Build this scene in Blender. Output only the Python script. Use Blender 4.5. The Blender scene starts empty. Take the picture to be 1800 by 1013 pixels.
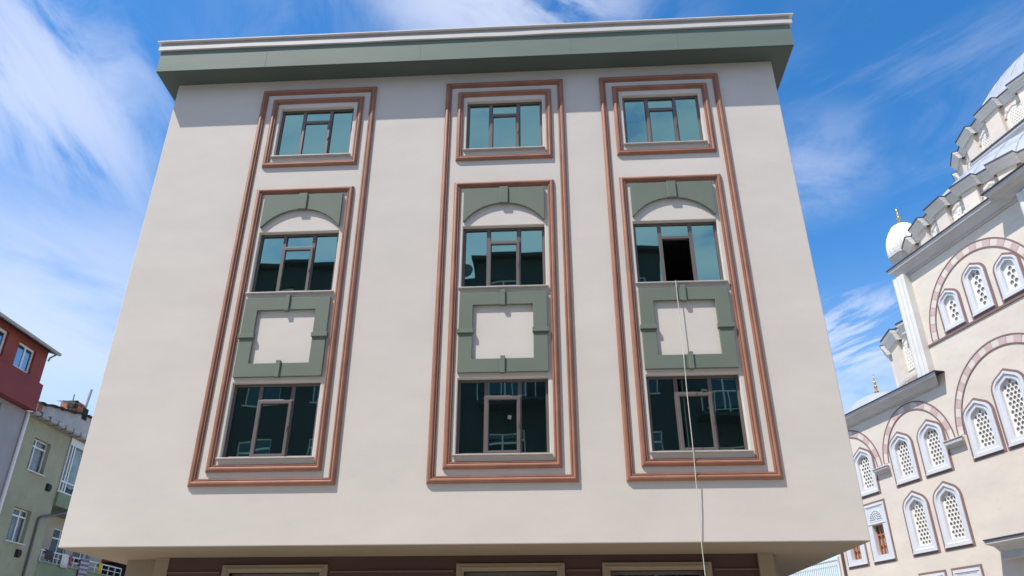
import bpy, bmesh, math, random
from mathutils import Vector, Matrix
from mathutils.geometry import tessellate_polygon
random.seed(7)
R = math.radians
scn = bpy.context.scene
COL = scn.collection

# ------------------------------------------------------------------ camera
YAW = R(3.3)
PITCH = math.atan(1306.0 / 2583.0)
H = Vector((-math.sin(YAW), math.cos(YAW), 0))          # heading on the ground
RT = Vector((math.cos(YAW), math.sin(YAW), 0))          # to the right of it
FW = H * math.cos(PITCH) + Vector((0, 0, 1)) * math.sin(PITCH)
UP = -H * math.sin(PITCH) + Vector((0, 0, 1)) * math.cos(PITCH)
CAM = Vector((0, -12, 1.6))
cd = bpy.data.cameras.new('camera')
cam = bpy.data.objects.new('camera', cd)
COL.objects.link(cam)
cd.sensor_width = 36
cd.lens = 36 * 1306.0 / 1800.0
cd.clip_start = 0.05
cd.clip_end = 5000
cam.matrix_world = Matrix(((RT.x, UP.x, -FW.x, CAM.x), (RT.y, UP.y, -FW.y, CAM.y), (RT.z, UP.z, -FW.z, CAM.z), (0, 0, 0, 1)))
scn.camera = cam

# ------------------------------------------------------------------ light
SUN_DIR = Vector((0.411, 0.320, -0.854)).normalized()   # the way the light travels
sl = bpy.data.lights.new('sun', 'SUN')
sl.energy = 3.7
sl.angle = R(0.53)
sl.color = (1.0, 0.95, 0.88)
sun = bpy.data.objects.new('sun', sl)
COL.objects.link(sun)
sun.location = (-20, -20, 40)
sun.rotation_euler = SUN_DIR.to_track_quat('-Z', 'Y').to_euler()
SKY_STRENGTH = 0.15
EXPOSURE = 0.68

world = bpy.data.worlds.new('World')
scn.world = world
world.use_nodes = True
wn, wl = world.node_tree.nodes, world.node_tree.links
wn.clear()


def wnode(kind, **kw):
    n = wn.new(kind)
    for k, v in kw.items():
        setattr(n, k, v)
    return n


def wmath(op, a, b=None, c=None, clamp=False):
    n = wnode('ShaderNodeMath', operation=op, use_clamp=clamp)
    for i, v in enumerate((a, b, c)):
        if v is None:
            continue
        if isinstance(v, (int, float)):
            n.inputs[i].default_value = v
        else:
            wl.new(v, n.inputs[i])
    return n.outputs[0]


sky = wnode('ShaderNodeTexSky', sky_type='NISHITA', sun_disc=False)
sky.sun_elevation = math.asin(-SUN_DIR.z)
sky.sun_rotation = math.atan2(-SUN_DIR.x, -SUN_DIR.y)
sky.altitude = 100
sky.air_density = 1.0
sky.dust_density = 0.25
sky.ozone_density = 3.0
gamma = wnode('ShaderNodeHueSaturation')
gamma.inputs['Saturation'].default_value = 1.32
gamma.inputs['Value'].default_value = 0.95
wl.new(sky.outputs[0], gamma.inputs['Color'])
# thin high cloud: a flat layer seen in perspective (direction / height)
tc = wnode('ShaderNodeTexCoord')
sep = wnode('ShaderNodeSeparateXYZ')
wl.new(tc.outputs['Generated'], sep.inputs[0])
den = wmath('ADD', wmath('MAXIMUM', sep.outputs[2], 0.0), 0.18)
comb = wnode('ShaderNodeCombineXYZ')
wl.new(wmath('DIVIDE', sep.outputs[0], den), comb.inputs[0])
wl.new(wmath('DIVIDE', sep.outputs[1], den), comb.inputs[1])
PL = comb.outputs[0]


def streak(angle, along, across, detail, rough, dist, off):
    """noise drawn out along a direction of the cloud layer"""
    m0 = wnode('ShaderNodeMapping')
    m0.inputs['Rotation'].default_value = (0, 0, -R(angle))
    wl.new(PL, m0.inputs[0])
    m = wnode('ShaderNodeMapping')
    m.inputs['Scale'].default_value = (along, across, 1)
    m.inputs['Location'].default_value = off
    wl.new(m0.outputs[0], m.inputs[0])
    n = wnode('ShaderNodeTexNoise')
    n.inputs['Scale'].default_value = 1.0
    n.inputs['Detail'].default_value = detail
    n.inputs['Roughness'].default_value = rough
    n.inputs['Distortion'].default_value = dist
    wl.new(m.outputs[0], n.inputs[0])
    return n.outputs[0]


def ramp(v, lo, hi, a=0.0, b=1.0):
    n = wnode('ShaderNodeMapRange', interpolation_type='SMOOTHSTEP')
    n.inputs[1].default_value = lo
    n.inputs[2].default_value = hi
    n.inputs[3].default_value = a
    n.inputs[4].default_value = b
    wl.new(v, n.inputs[0])
    return n.outputs[0]


def bank(cx, cy, rad, amount):
    n = wnode('ShaderNodeVectorMath', operation='DISTANCE')
    wl.new(PL, n.inputs[0])
    n.inputs[1].default_value = (cx, cy, 0)
    return ramp(n.outputs['Value'], 0.0, rad, amount, 0.0)


st_a = streak(97, 1.9, 6.5, 10, 0.60, 0.6, (3.1, 1.7, 0))
st_b = streak(55, 1.6, 5.0, 10, 0.58, 0.5, (1.4, 5.2, 0))
st_c = streak(130, 3.2, 7.0, 10, 0.64, 0.7, (8.2, 0.3, 0))
puff = streak(20, 3.0, 4.5, 8, 0.60, 0.4, (7.3, 4.4, 0))
wide = streak(40, 0.9, 1.1, 3, 0.50, 0.3, (2.3, 9.4, 0))
# last bank: cloud the upper windows mirror, enlarged to add facade fill light
LAYERS = [(st_a, 0.36, 0.66, (-0.78, 0.78, 0.31, 1.5)), (st_b, 0.18, 0.66, (-1.08, 1.42, 0.62, 1.5)), (st_a, 0.40, 0.75, (-0.72, 1.00, 0.22, 0.30)),
          (st_c, 0.38, 0.74, (0.58, 0.92, 0.36, 0.16)), (puff, 0.36, 0.70, (0.44, 1.08, 0.20, 0.40)), (st_c, 0.42, 0.60, (0.72, 1.60, 0.24, 2.0)),
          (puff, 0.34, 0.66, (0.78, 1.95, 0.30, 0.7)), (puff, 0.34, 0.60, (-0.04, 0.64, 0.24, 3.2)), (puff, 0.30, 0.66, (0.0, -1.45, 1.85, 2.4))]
cloud = wmath('MULTIPLY', wmath('MULTIPLY', ramp(wide, 0.45, 0.70), ramp(st_c, 0.40, 0.70)), 0.30)
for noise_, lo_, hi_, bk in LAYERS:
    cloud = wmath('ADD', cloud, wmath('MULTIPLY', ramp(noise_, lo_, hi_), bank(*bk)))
haze_low = ramp(sep.outputs[2], 0.05, 0.50, 0.36, 0.0)
cloud = wmath('ADD', cloud, haze_low)
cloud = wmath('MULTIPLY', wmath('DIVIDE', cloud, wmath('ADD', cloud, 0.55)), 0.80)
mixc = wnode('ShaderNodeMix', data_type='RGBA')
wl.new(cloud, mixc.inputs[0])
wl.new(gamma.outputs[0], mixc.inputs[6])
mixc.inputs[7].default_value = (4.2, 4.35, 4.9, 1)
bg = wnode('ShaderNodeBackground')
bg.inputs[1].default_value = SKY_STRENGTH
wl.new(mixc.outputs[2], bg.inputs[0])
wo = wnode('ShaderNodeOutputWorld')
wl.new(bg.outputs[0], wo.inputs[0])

scn.view_settings.view_transform = 'Standard'
scn.view_settings.look = 'None'
scn.view_settings.gamma = 1
scn.view_settings.use_curve_mapping = False
scn.view_settings.exposure = EXPOSURE
scn.render.resolution_x = 1024
scn.render.resolution_y = 576


# ------------------------------------------------------------------ materials
MATS = {}


def material(name, color, rough=0.8, var=0.0, scale=1.5, bump=0.0, bscale=40.0, stretch=(1, 1, 1), metal=0.0, spec=0.5, color2=None, spots=0.0):
    """plain paint/plaster/metal with uneven tone and fine relief"""
    m = bpy.data.materials.new(name)
    m.use_nodes = True
    nt = m.node_tree
    n, l = nt.nodes, nt.links
    b = n['Principled BSDF']
    b.inputs['Roughness'].default_value = rough
    b.inputs['Metallic'].default_value = metal
    b.inputs['Specular IOR Level'].default_value = spec
    b.inputs['Base Color'].default_value = (*color, 1)
    if var or bump:
        t = n.new('ShaderNodeTexCoord')
        mp = n.new('ShaderNodeMapping')
        mp.inputs['Scale'].default_value = stretch
        l.new(t.outputs['Object'], mp.inputs[0])
    if var:
        nz = n.new('ShaderNodeTexNoise')
        nz.inputs['Scale'].default_value = scale
        nz.inputs['Detail'].default_value = 6
        nz.inputs['Roughness'].default_value = 0.62
        l.new(mp.outputs[0], nz.inputs[0])
        r = n.new('ShaderNodeMapRange')
        r.inputs[1].default_value = 0.3
        r.inputs[2].default_value = 0.7
        l.new(nz.outputs[0], r.inputs[0])
        mx = n.new('ShaderNodeMix')
        mx.data_type = 'RGBA'
        l.new(r.outputs[0], mx.inputs[0])
        c2 = color2 or tuple(c * (1 - var) for c in color)
        mx.inputs[6].default_value = (*c2, 1)
        mx.inputs[7].default_value = (*[min(1, c * (1 + var * 0.6)) for c in color], 1)
        out = mx.outputs[2]
        if spots:
            n3 = n.new('ShaderNodeTexNoise')
            n3.inputs['Scale'].default_value = scale * 5.3
            n3.inputs['Detail'].default_value = 5
            l.new(mp.outputs[0], n3.inputs[0])
            r3 = n.new('ShaderNodeMapRange')
            r3.inputs[1].default_value = 0.58
            r3.inputs[2].default_value = 0.75
            r3.inputs[4].default_value = spots
            l.new(n3.outputs[0], r3.inputs[0])
            m3 = n.new('ShaderNodeMix')
            m3.data_type = 'RGBA'
            l.new(r3.outputs[0], m3.inputs[0])
            l.new(out, m3.inputs[6])
            m3.inputs[7].default_value = (*[c * 0.55 for c in color], 1)
            out = m3.outputs[2]
        l.new(out, b.inputs['Base Color'])
    if bump:
        n2 = n.new('ShaderNodeTexNoise')
        n2.inputs['Scale'].default_value = bscale
        n2.inputs['Detail'].default_value = 5
        l.new(mp.outputs[0], n2.inputs[0])
        bp = n.new('ShaderNodeBump')
        bp.inputs['Strength'].default_value = bump
        bp.inputs['Distance'].default_value = 0.02
        l.new(n2.outputs[0], bp.inputs['Height'])
        l.new(bp.outputs[0], b.inputs['Normal'])
    MATS[name] = m
    return m


def mirror_glass(name, tint, body, fac, wave=0.02, wscale=1.3):
    """coated window glass: tinted mirror over a dark body, slightly wavy"""
    m = bpy.data.materials.new(name)
    m.use_nodes = True
    n, l = m.node_tree.nodes, m.node_tree.links
    n.remove(n['Principled BSDF'])
    out = n['Material Output']
    g = n.new('ShaderNodeBsdfGlossy')
    g.inputs['Color'].default_value = (*tint, 1)
    g.inputs['Roughness'].default_value = 0.015
    d = n.new('ShaderNodeBsdfDiffuse')
    d.inputs['Color'].default_value = (*body, 1)
    mx = n.new('ShaderNodeMixShader')
    mx.inputs[0].default_value = fac
    l.new(d.outputs[0], mx.inputs[1])
    l.new(g.outputs[0], mx.inputs[2])
    l.new(mx.outputs[0], out.inputs[0])
    t = n.new('ShaderNodeTexCoord')
    nz = n.new('ShaderNodeTexNoise')
    nz.inputs['Scale'].default_value = wscale
    nz.inputs['Detail'].default_value = 1
    l.new(t.outputs['Object'], nz.inputs[0])
    bp = n.new('ShaderNodeBump')
    bp.inputs['Strength'].default_value = wave
    bp.inputs['Distance'].default_value = 0.1
    l.new(nz.outputs[0], bp.inputs['Height'])
    l.new(bp.outputs[0], g.inputs['Normal'])
    MATS[name] = m
    return m


def clear_glass(name, clear, tint):
    m = bpy.data.materials.new(name)
    m.use_nodes = True
    n, l = m.node_tree.nodes, m.node_tree.links
    n.remove(n['Principled BSDF'])
    g = n.new('ShaderNodeBsdfGlossy')
    g.inputs['Color'].default_value = (*tint, 1)
    g.inputs['Roughness'].default_value = 0.03
    tr = n.new('ShaderNodeBsdfTransparent')
    tr.inputs['Color'].default_value = (0.85, 0.9, 0.9, 1)
    mx = n.new('ShaderNodeMixShader')
    mx.inputs[0].default_value = 1 - clear
    l.new(tr.outputs[0], mx.inputs[1])
    l.new(g.outputs[0], mx.inputs[2])
    l.new(mx.outputs[0], n['Material Output'].inputs[0])
    MATS[name] = m


material('render_plaster', (0.63, 0.578, 0.52), 0.9, 0.065, 0.55, 0.14, 60, (1, 1, 2.2), spots=0.07)
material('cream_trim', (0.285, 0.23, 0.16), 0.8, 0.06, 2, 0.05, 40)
material('sage_paint', (0.138, 0.168, 0.130), 0.75, 0.08, 1.2, 0.10, 50)
material('sage_fascia', (0.135, 0.175, 0.142), 0.7, 0.10, 0.8, 0.10, 9, (0.5, 1, 2))
material('copper_paint', (0.315, 0.143, 0.089), 0.6, 0.2, 2.2, 0.06, 50, color2=(0.245, 0.107, 0.068))
material('marble_sill', (0.48, 0.455, 0.435), 0.45, 0.12, 6)
material('white_metal', (0.66, 0.645, 0.625), 0.65, 0.06, 2)
material('flashing_metal', (0.56, 0.545, 0.525), 0.65, 0.06, 2)
material('taupe_metal', (0.42, 0.37, 0.35), 0.5, 0.06, 2)
material('window_profile', (0.135, 0.112, 0.108), 0.42, 0.06, 4)
material('window_gasket', (0.02, 0.02, 0.02), 0.6)
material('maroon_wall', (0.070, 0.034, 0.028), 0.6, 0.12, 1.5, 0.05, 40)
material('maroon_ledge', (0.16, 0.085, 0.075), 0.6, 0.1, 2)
mirror_glass('teal_glass', (0.27, 0.46, 0.385), (0.003, 0.008, 0.010), 0.78, 0.016)
mirror_glass('shop_glass', (0.25, 0.3, 0.3), (0.006, 0.008, 0.01), 0.35)
material('room_paint', (0.30, 0.27, 0.28), 0.9)
material('dark_room', (0.03, 0.03, 0.035), 0.9)
material('rope_fibre', (0.62, 0.58, 0.52), 0.9, 0.15, 40)
material('mosque_wall', (0.655, 0.582, 0.495), 0.9, 0.10, 0.45, 0.12, 30, (1, 1, 2.6), spots=0.20)
material('mosque_marble', (0.63, 0.615, 0.58), 0.6, 0.10, 1.0, 0.05, 20, spots=0.15)
material('mosque_frame', (0.60, 0.61, 0.635), 0.55, 0.06, 1.5, 0.04, 30)
material('mosque_lattice', (0.80, 0.77, 0.71), 0.7, 0.05, 4)
material('mosque_cornice', (0.50, 0.485, 0.475), 0.75, 0.12, 1.2, 0.08, 25, (1, 1, 3), spots=0.25)
material('umber_band', (0.215, 0.13, 0.115), 0.8, 0.12, 2)
material('pink_stone', (0.53, 0.395, 0.365), 0.8, 0.12, 2.5)
material('pale_stone', (0.645, 0.57, 0.505), 0.8, 0.08, 2.5)
material('lead_edge', (0.045, 0.045, 0.065), 0.6, 0.2, 2)
material('lead_sheet', (0.36, 0.385, 0.43), 0.55, 0.14, 1.0, 0.06, 6, metal=0.05, spots=0.1)
material('lead_seam', (0.27, 0.29, 0.33), 0.5, 0.12, 1.0)
material('rib_dome', (0.66, 0.65, 0.63), 0.6, 0.06, 2, spots=0.12)
material('gilt', (0.80, 0.50, 0.12), 0.22, metal=1.0)
material('grey_glass', (0.40, 0.385, 0.36), 0.3, 0.2, 3)
material('orange_wood', (0.42, 0.135, 0.05), 0.55, 0.15, 6)
material('carved_ground', (0.20, 0.21, 0.23), 0.8)
material('brown_pipe', (0.10, 0.055, 0.045), 0.5)
material('red_render', (0.27, 0.058, 0.042), 0.85, 0.13, 1.1, 0.1, 30, spots=0.15)
material('red_parapet', (0.215, 0.040, 0.040), 0.8, 0.13, 1.1, 0.1, 30, spots=0.15)
material('grey_render', (0.33, 0.325, 0.34), 0.9, 0.10, 0.9, 0.12, 30, spots=0.15)
material('rough_render', (0.52, 0.48, 0.45), 0.95, 0.2, 1.3, 0.3, 14, spots=0.35)
material('green_render', (0.345, 0.345, 0.235), 0.9, 0.16, 0.9, 0.12, 30, spots=0.35)
material('green_parapet', (0.21, 0.26, 0.16), 0.85, 0.18, 1.5, 0.12, 25, spots=0.3)
material('beige_render', (0.42, 0.38, 0.31), 0.9, 0.1, 1.0, 0.1, 30)
material('white_pvc', (0.74, 0.74, 0.73), 0.4, 0.05, 3)
material('gutter_metal', (0.36, 0.35, 0.34), 0.5, 0.2, 2, spots=0.3)
material('dark_timber', (0.045, 0.04, 0.04), 0.8, 0.2, 3)
material('roof_tile', (0.32, 0.115, 0.065), 0.8, 0.25, 3, 0.2, 10)
material('raw_brick', (0.42, 0.155, 0.085), 0.9, 0.3, 9, 0.4, 18)
material('tar', (0.03, 0.028, 0.027), 0.9, 0.3, 4, 0.4, 10)
material('drain_grey', (0.12, 0.125, 0.125), 0.5)
clear_glass('house_glass', 0.94, (0.45, 0.5, 0.55))
mirror_glass('dim_glass', (0.35, 0.4, 0.42), (0.02, 0.022, 0.024), 0.22)
mirror_glass('blue_glass', (0.5, 0.62, 0.75), (0.03, 0.05, 0.08), 0.62)
material('curtain', (0.62, 0.54, 0.60), 0.95, 0.2, 3, stretch=(8, 1, 0.6))
material('net_curtain', (0.68, 0.66, 0.64), 0.95, 0.25, 4)
material('cloth_white', (0.66, 0.64, 0.63), 0.95, 0.1, 3)
material('cloth_pink', (0.42, 0.10, 0.17), 0.95, 0.1, 3)
material('cloth_dark', (0.06, 0.05, 0.07), 0.95, 0.1, 3)
material('cloth_yellow', (0.60, 0.46, 0.05), 0.95, 0.1, 3)
material('concrete_pavers', (0.40, 0.365, 0.315), 0.95, 0.14, 1.2, 0.3, 60)
material('paving', (0.40, 0.37, 0.32), 0.9, 0.12, 1.4, 0.2, 30)
material('earth', (0.30, 0.265, 0.21), 0.95, 0.2, 0.3, 0.2, 20)
material('kerb', (0.36, 0.35, 0.33), 0.9, 0.1, 2)
material('opp_shaded_tall', (0.052, 0.055, 0.06), 0.9, 0.1, 0.7)  # opposite fronts near black: their shade is put into the wall colour
material('opp_shaded_low', (0.052, 0.055, 0.06), 0.9, 0.1, 0.7)
material('opp_shaded_wide', (0.052, 0.055, 0.06), 0.9, 0.1, 0.7)

m = bpy.data.materials.new('striped_cloth')
m.use_nodes = True
_n, _l = m.node_tree.nodes, m.node_tree.links
_t = _n.new('ShaderNodeTexCoord')
_w = _n.new('ShaderNodeTexWave')
_w.bands_direction = 'Z'
_w.inputs['Scale'].default_value = 1.6
_w.inputs['Distortion'].default_value = 0.6
_l.new(_t.outputs['Object'], _w.inputs[0])
_r = _n.new('ShaderNodeValToRGB')
_r.color_ramp.elements[0].color = (0.16, 0.14, 0.20, 1)
_r.color_ramp.elements[1].color = (0.40, 0.39, 0.42, 1)
_r.color_ramp.elements[0].position = 0.42
_r.color_ramp.elements[1].position = 0.55
_l.new(_w.outputs[0], _r.inputs[0])
_l.new(_r.outputs[0], _n['Principled BSDF'].inputs['Base Color'])
_n['Principled BSDF'].inputs['Roughness'].default_value = 0.95
MATS['striped_cloth'] = m


# ------------------------------------------------------------------ mesh helpers
class MB:
    def __init__(self):
        self.v, self.f = [], []

    def quad(self, *p):
        i = len(self.v)
        self.v += [tuple(q) for q in p]
        self.f.append(tuple(range(i, i + len(p))))
        return self

    def box(self, x0, x1, y0, y1, z0, z1):
        i = len(self.v)
        self.v += [(x, y, z) for x in (x0, x1) for y in (y0, y1) for z in (z0, z1)]
        for f in ((0, 1, 3, 2), (4, 6, 7, 5), (0, 4, 5, 1), (2, 3, 7, 6), (0, 2, 6, 4), (1, 5, 7, 3)):
            self.f.append(tuple(i + k for k in f))
        return self

    def loft(self, loops, closed=True, cap0=False, cap1=False):
        n = len(loops[0])
        i = len(self.v)
        for lp in loops:
            self.v += [tuple(p) for p in lp]
        for a in range(len(loops) - 1):
            for k in range(n if closed else n - 1):
                k2 = (k + 1) % n
                self.f.append((i + a * n + k, i + a * n + k2, i + (a + 1) * n + k2, i + (a + 1) * n + k))
        if cap0:
            self.f.append(tuple(i + k for k in reversed(range(n))))
        if cap1:
            self.f.append(tuple(i + (len(loops) - 1) * n + k for k in range(n)))
        return self

    def tube(self, pts, rad, n=8):
        loops = []
        for k, p in enumerate(pts):
            p = Vector(p)
            d = (Vector(pts[min(k + 1, len(pts) - 1)]) - Vector(pts[max(k - 1, 0)])).normalized()
            a = d.orthogonal().normalized() if k == 0 else (a - d * a.dot(d)).normalized()
            b = d.cross(a)
            rr = rad[k] if isinstance(rad, (list, tuple)) else rad
            loops.append([p + (a * math.cos(2 * math.pi * j / n) + b * math.sin(2 * math.pi * j / n)) * rr for j in range(n)])
        return self.loft(loops, True, True, True)

    def lathe(self, c, prof, n=24, lobes=0, amp=0.0, a0=0.0, a1=2 * math.pi):
        full = abs(a1 - a0 - 2 * math.pi) < 1e-6
        k = n if full else n + 1
        loops = []
        for r, zz in prof:
            lp = []
            for j in range(k):
                a = a0 + (a1 - a0) * j / n
                rr = r * (1 + (amp * (abs(math.sin(lobes * a / 2)) - 0.6) if lobes else 0))
                lp.append((c[0] - rr * math.sin(a), c[1] - rr * math.cos(a), zz))
            loops.append(lp)
        return self.loft(loops, full, full and prof[0][0] > 0.001, full and prof[-1][0] > 0.001)

    def plate(self, outer, holes, y0, y1):
        """plate in the xz plane from y0 (front) to y1 with through holes"""
        polys = [outer] + holes
        tris = tessellate_polygon([[Vector((x, z, 0)) for x, z in p] for p in polys])
        flat = [q for p in polys for q in p]
        n = len(flat)
        i = len(self.v)
        self.v += [(x, y0, z) for x, z in flat] + [(x, y1, z) for x, z in flat]
        for t in tris:
            self.f.append(tuple(i + k for k in t))
            self.f.append(tuple(i + n + k for k in reversed(t)))
        s = 0
        for p in polys:
            for k in range(len(p)):
                k2 = (k + 1) % len(p)
                self.f.append((i + s + k, i + s + k2, i + n + s + k2, i + n + s + k))
            s += len(p)
        return self

    def mesh(self, name, mat, smooth=None):
        me = bpy.data.meshes.new(name)
        me.from_pydata(self.v, [], self.f)
        bm = bmesh.new()
        bm.from_mesh(me)
        bmesh.ops.remove_doubles(bm, verts=bm.verts, dist=1e-5)
        bmesh.ops.recalc_face_normals(bm, faces=bm.faces)
        bm.to_mesh(me)
        bm.free()
        me.materials.append(MATS[mat])
        if smooth is not None:
            me.shade_smooth()
            me.set_sharp_from_angle(angle=R(smooth))
        return me

    def build(self, name, mat, parent=None, smooth=None, bevel=0.0):
        o = bpy.data.objects.new(name, self.mesh(name, mat, smooth))
        COL.objects.link(o)
        o.parent = parent
        if bevel:
            md = o.modifiers.new('bevel', 'BEVEL')
            md.width = bevel
            md.segments = 2
            md.limit_method = 'ANGLE'
        return o


def put(name, mesh, parent=None, loc=(0, 0, 0), rot=(0, 0, 0)):
    o = bpy.data.objects.new(name, mesh)
    COL.objects.link(o)
    o.parent = parent
    o.location = loc
    o.rotation_euler = rot
    return o


def tag(o, label=None, cat=None, group=None, kind=None):
    if label:
        o['label'] = label
    if cat:
        o['category'] = cat
    if group:
        o['group'] = group
    if kind:
        o['kind'] = kind
    return o


def empty(name, loc, rz=0.0):
    o = bpy.data.objects.new(name, None)
    COL.objects.link(o)
    o.location = loc
    o.rotation_euler = (0, 0, rz)
    return o


def rect(x0, x1, z0, z1):
    return [(x0, z0), (x1, z0), (x1, z1), (x0, z1)]


def rect_sweep(mb, x0, x1, z0, z1, prof):
    """moulding of profile (inset, proud) mitred round a rectangle in the plane y=0"""
    mb.loft([[(x0 + u, -d, z0 + u), (x1 - u, -d, z0 + u), (x1 - u, -d, z1 - u), (x0 + u, -d, z1 - u)] for u, d in prof])
    return mb


# ------------------------------------------------------------------ ground
tag(MB().box(-1500, 1500, -1500, 1500, -0.5, -0.004).build('ground', 'earth'), kind='structure')
tag(MB().box(-60, 26, -13.4, -2.2, -0.3, 0.0).build('road', 'concrete_pavers'), kind='structure')
pv = tag(MB().box(-12, 8, -1.9, 14, -0.2, 0.13).build('pavement', 'paving'), kind='structure')
tag(MB().box(-60, 26, -16, -13.7, -0.2, 0.125).build('far_pavement', 'paving'), kind='structure')
tag(MB().box(-12, 8, -2.15, -1.9, -0.2, 0.14).build('kerb', 'kerb'), kind='structure')
tag(MB().box(-60, 26, -13.7, -13.45, -0.2, 0.14).build('far_kerb', 'kerb'), kind='structure')
tag(MB().box(-18.5, -12, -2.2, 60, -0.2, 0.004).build('side_street', 'concrete_pavers'), kind='structure')
tag(MB().box(8, 30, -2.2, 60, -0.2, 0.008).build('mosque_yard', 'paving'), kind='structure')

# ------------------------------------------------------------------ the apartment building
XL, XR, ZB, ZT = -7.945, 4.728, 3.25, 12.834
XLB, XRB = -8.55, 5.05                                    # the plan widens to the back
DEPTH = 13.0
b = empty('apartment_building', (0, 0, 0.13))
tag(b, 'beige rendered four storey building with green eaves and copper window mouldings', 'building')
b.location = (0, 0, 0)
CX = (-4.785, -0.85, 2.355)
WH = 0.775                                                # half width of a window opening
ROWS = ((4.645, 5.965), (7.70, 9.01), (10.80, 12.06))
holes = [rect(c - WH, c + WH, z0, z1) for c in CX for z0, z1 in ROWS]
mb = MB().plate([(XL, ZB), (XR, ZB), (XR, ZT), (XL, ZT)], holes, 0.0, 0.24)
mb.build('front_wall', 'render_plaster', b, bevel=0.012)
MB().quad((XL, 0.235, ZB), (XL, 0.235, ZT), (XLB, DEPTH, ZT), (XLB, DEPTH, ZB)).quad((XR, 0.235, ZB), (XRB, DEPTH, ZB), (XRB, DEPTH, ZT), (XR, 0.235, ZT)).quad(
    (XLB, DEPTH, 0), (XRB, DEPTH, 0), (XRB, DEPTH, ZT), (XLB, DEPTH, ZT)).build('side_wall', 'render_plaster', b)
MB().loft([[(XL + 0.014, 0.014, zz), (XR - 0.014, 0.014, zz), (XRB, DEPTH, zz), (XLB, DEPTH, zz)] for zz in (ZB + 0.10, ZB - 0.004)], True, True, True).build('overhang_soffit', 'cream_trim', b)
for k, zz in enumerate((6.5, 9.6)):
    MB().box(XL + 0.3, XR - 0.3, 0.3, DEPTH - 0.3, zz, zz + 0.2).build('floor_slab', 'room_paint', b)
MB().box(XL + 0.3, XR - 0.3, 3.6, 3.75, ZB + 0.1, ZT - 0.1).build('inner_partition', 'room_paint', b)

# eaves: green box, white flashing, thin drip edge
EX0, EX1, EY = -8.249, 5.08, -0.44
roof = MB().loft([[(EX0, EY, ZT), (EX1, EY, ZT), (EX1 + 0.25, DEPTH + 0.3, ZT), (EX0 - 0.5, DEPTH + 0.3, ZT)],
                  [(EX0, EY, 13.39), (EX1, EY, 13.39), (EX1 + 0.25, DEPTH + 0.3, 13.39), (EX0 - 0.5, DEPTH + 0.3, 13.39)]], True, True, True)
roof = roof.build('roof', 'sage_fascia', b)


material('eave_soffit_tone', (0.075, 0.098, 0.09), 0.75, 0.08, 1.2)  # darker, bluer green than the fascia
MB().loft([[(EX0 + 0.02, EY + 0.02, zz), (EX1 - 0.02, EY + 0.02, zz), (EX1 + 0.22, DEPTH + 0.28, zz), (EX0 - 0.48, DEPTH + 0.28, zz)] for zz in (ZT - 0.012, ZT - 0.001)], True, True, True).build('eave_soffit', 'eave_soffit_tone', roof)


def eave_band(name, mat, out, z0, z1, wobble=0.0):
    mbx = MB()
    nseg = 60
    lo, hi = [], []
    base = [(EX0 - out, EY - out), (EX1 + out, EY - out), (EX1 + 0.25 + out, DEPTH + 0.3), (EX0 - 0.5 - out, DEPTH + 0.3)]
    path = [(base[0][0] + (base[1][0] - base[0][0]) * i / nseg, base[0][1]) for i in range(nseg + 1)] + base[2:]
    for i, (x, y) in enumerate(path):
        w = wobble * (math.sin(x * 1.7) + 0.6 * math.sin(x * 3.9 + 1) + 0.5 * math.sin(x * 0.6)) if i <= nseg else 0
        lo.append((x, y - w * 0.8, z0 + w))
        hi.append((x, y - w * 0.8, z1))
    mbx.loft([lo, hi], True, True, True)
    return mbx.build(name, mat, roof)


eave_band('flashing', 'flashing_metal', 0.045, 13.392, 13.49, 0.003)
eave_band('flashing_upstand', 'taupe_metal', 0.02, 13.492, 13.60)
eave_band('drip_edge', 'white_metal', 0.085, 13.602, 13.622)

for jx in (-5.9, -2.6, 0.55, 2.75):
    MB().box(jx, jx + 0.007, EY - 0.0025, EY + 0.01, ZT + 0.004, 13.355).build('panel_joint', 'sage_paint', roof)

# copper mouldings
PROF = [(0.0, 0.0), (0.0, 0.026), (0.010, 0.034), (0.020, 0.050), (0.036, 0.060), (0.056, 0.061), (0.072, 0.052), (0.080, 0.040), (0.083, 0.030), (0.089, 0.029),
        (0.092, 0.038), (0.104, 0.038), (0.108, 0.022), (0.122, 0.020), (0.122, 0.0)]


def moulding(c, hw, z0, z1):
    return rect_sweep(MB(), c - hw, c + hw, z0, z1, PROF).build('copper_moulding', 'copper_paint', b, smooth=35)


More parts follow.
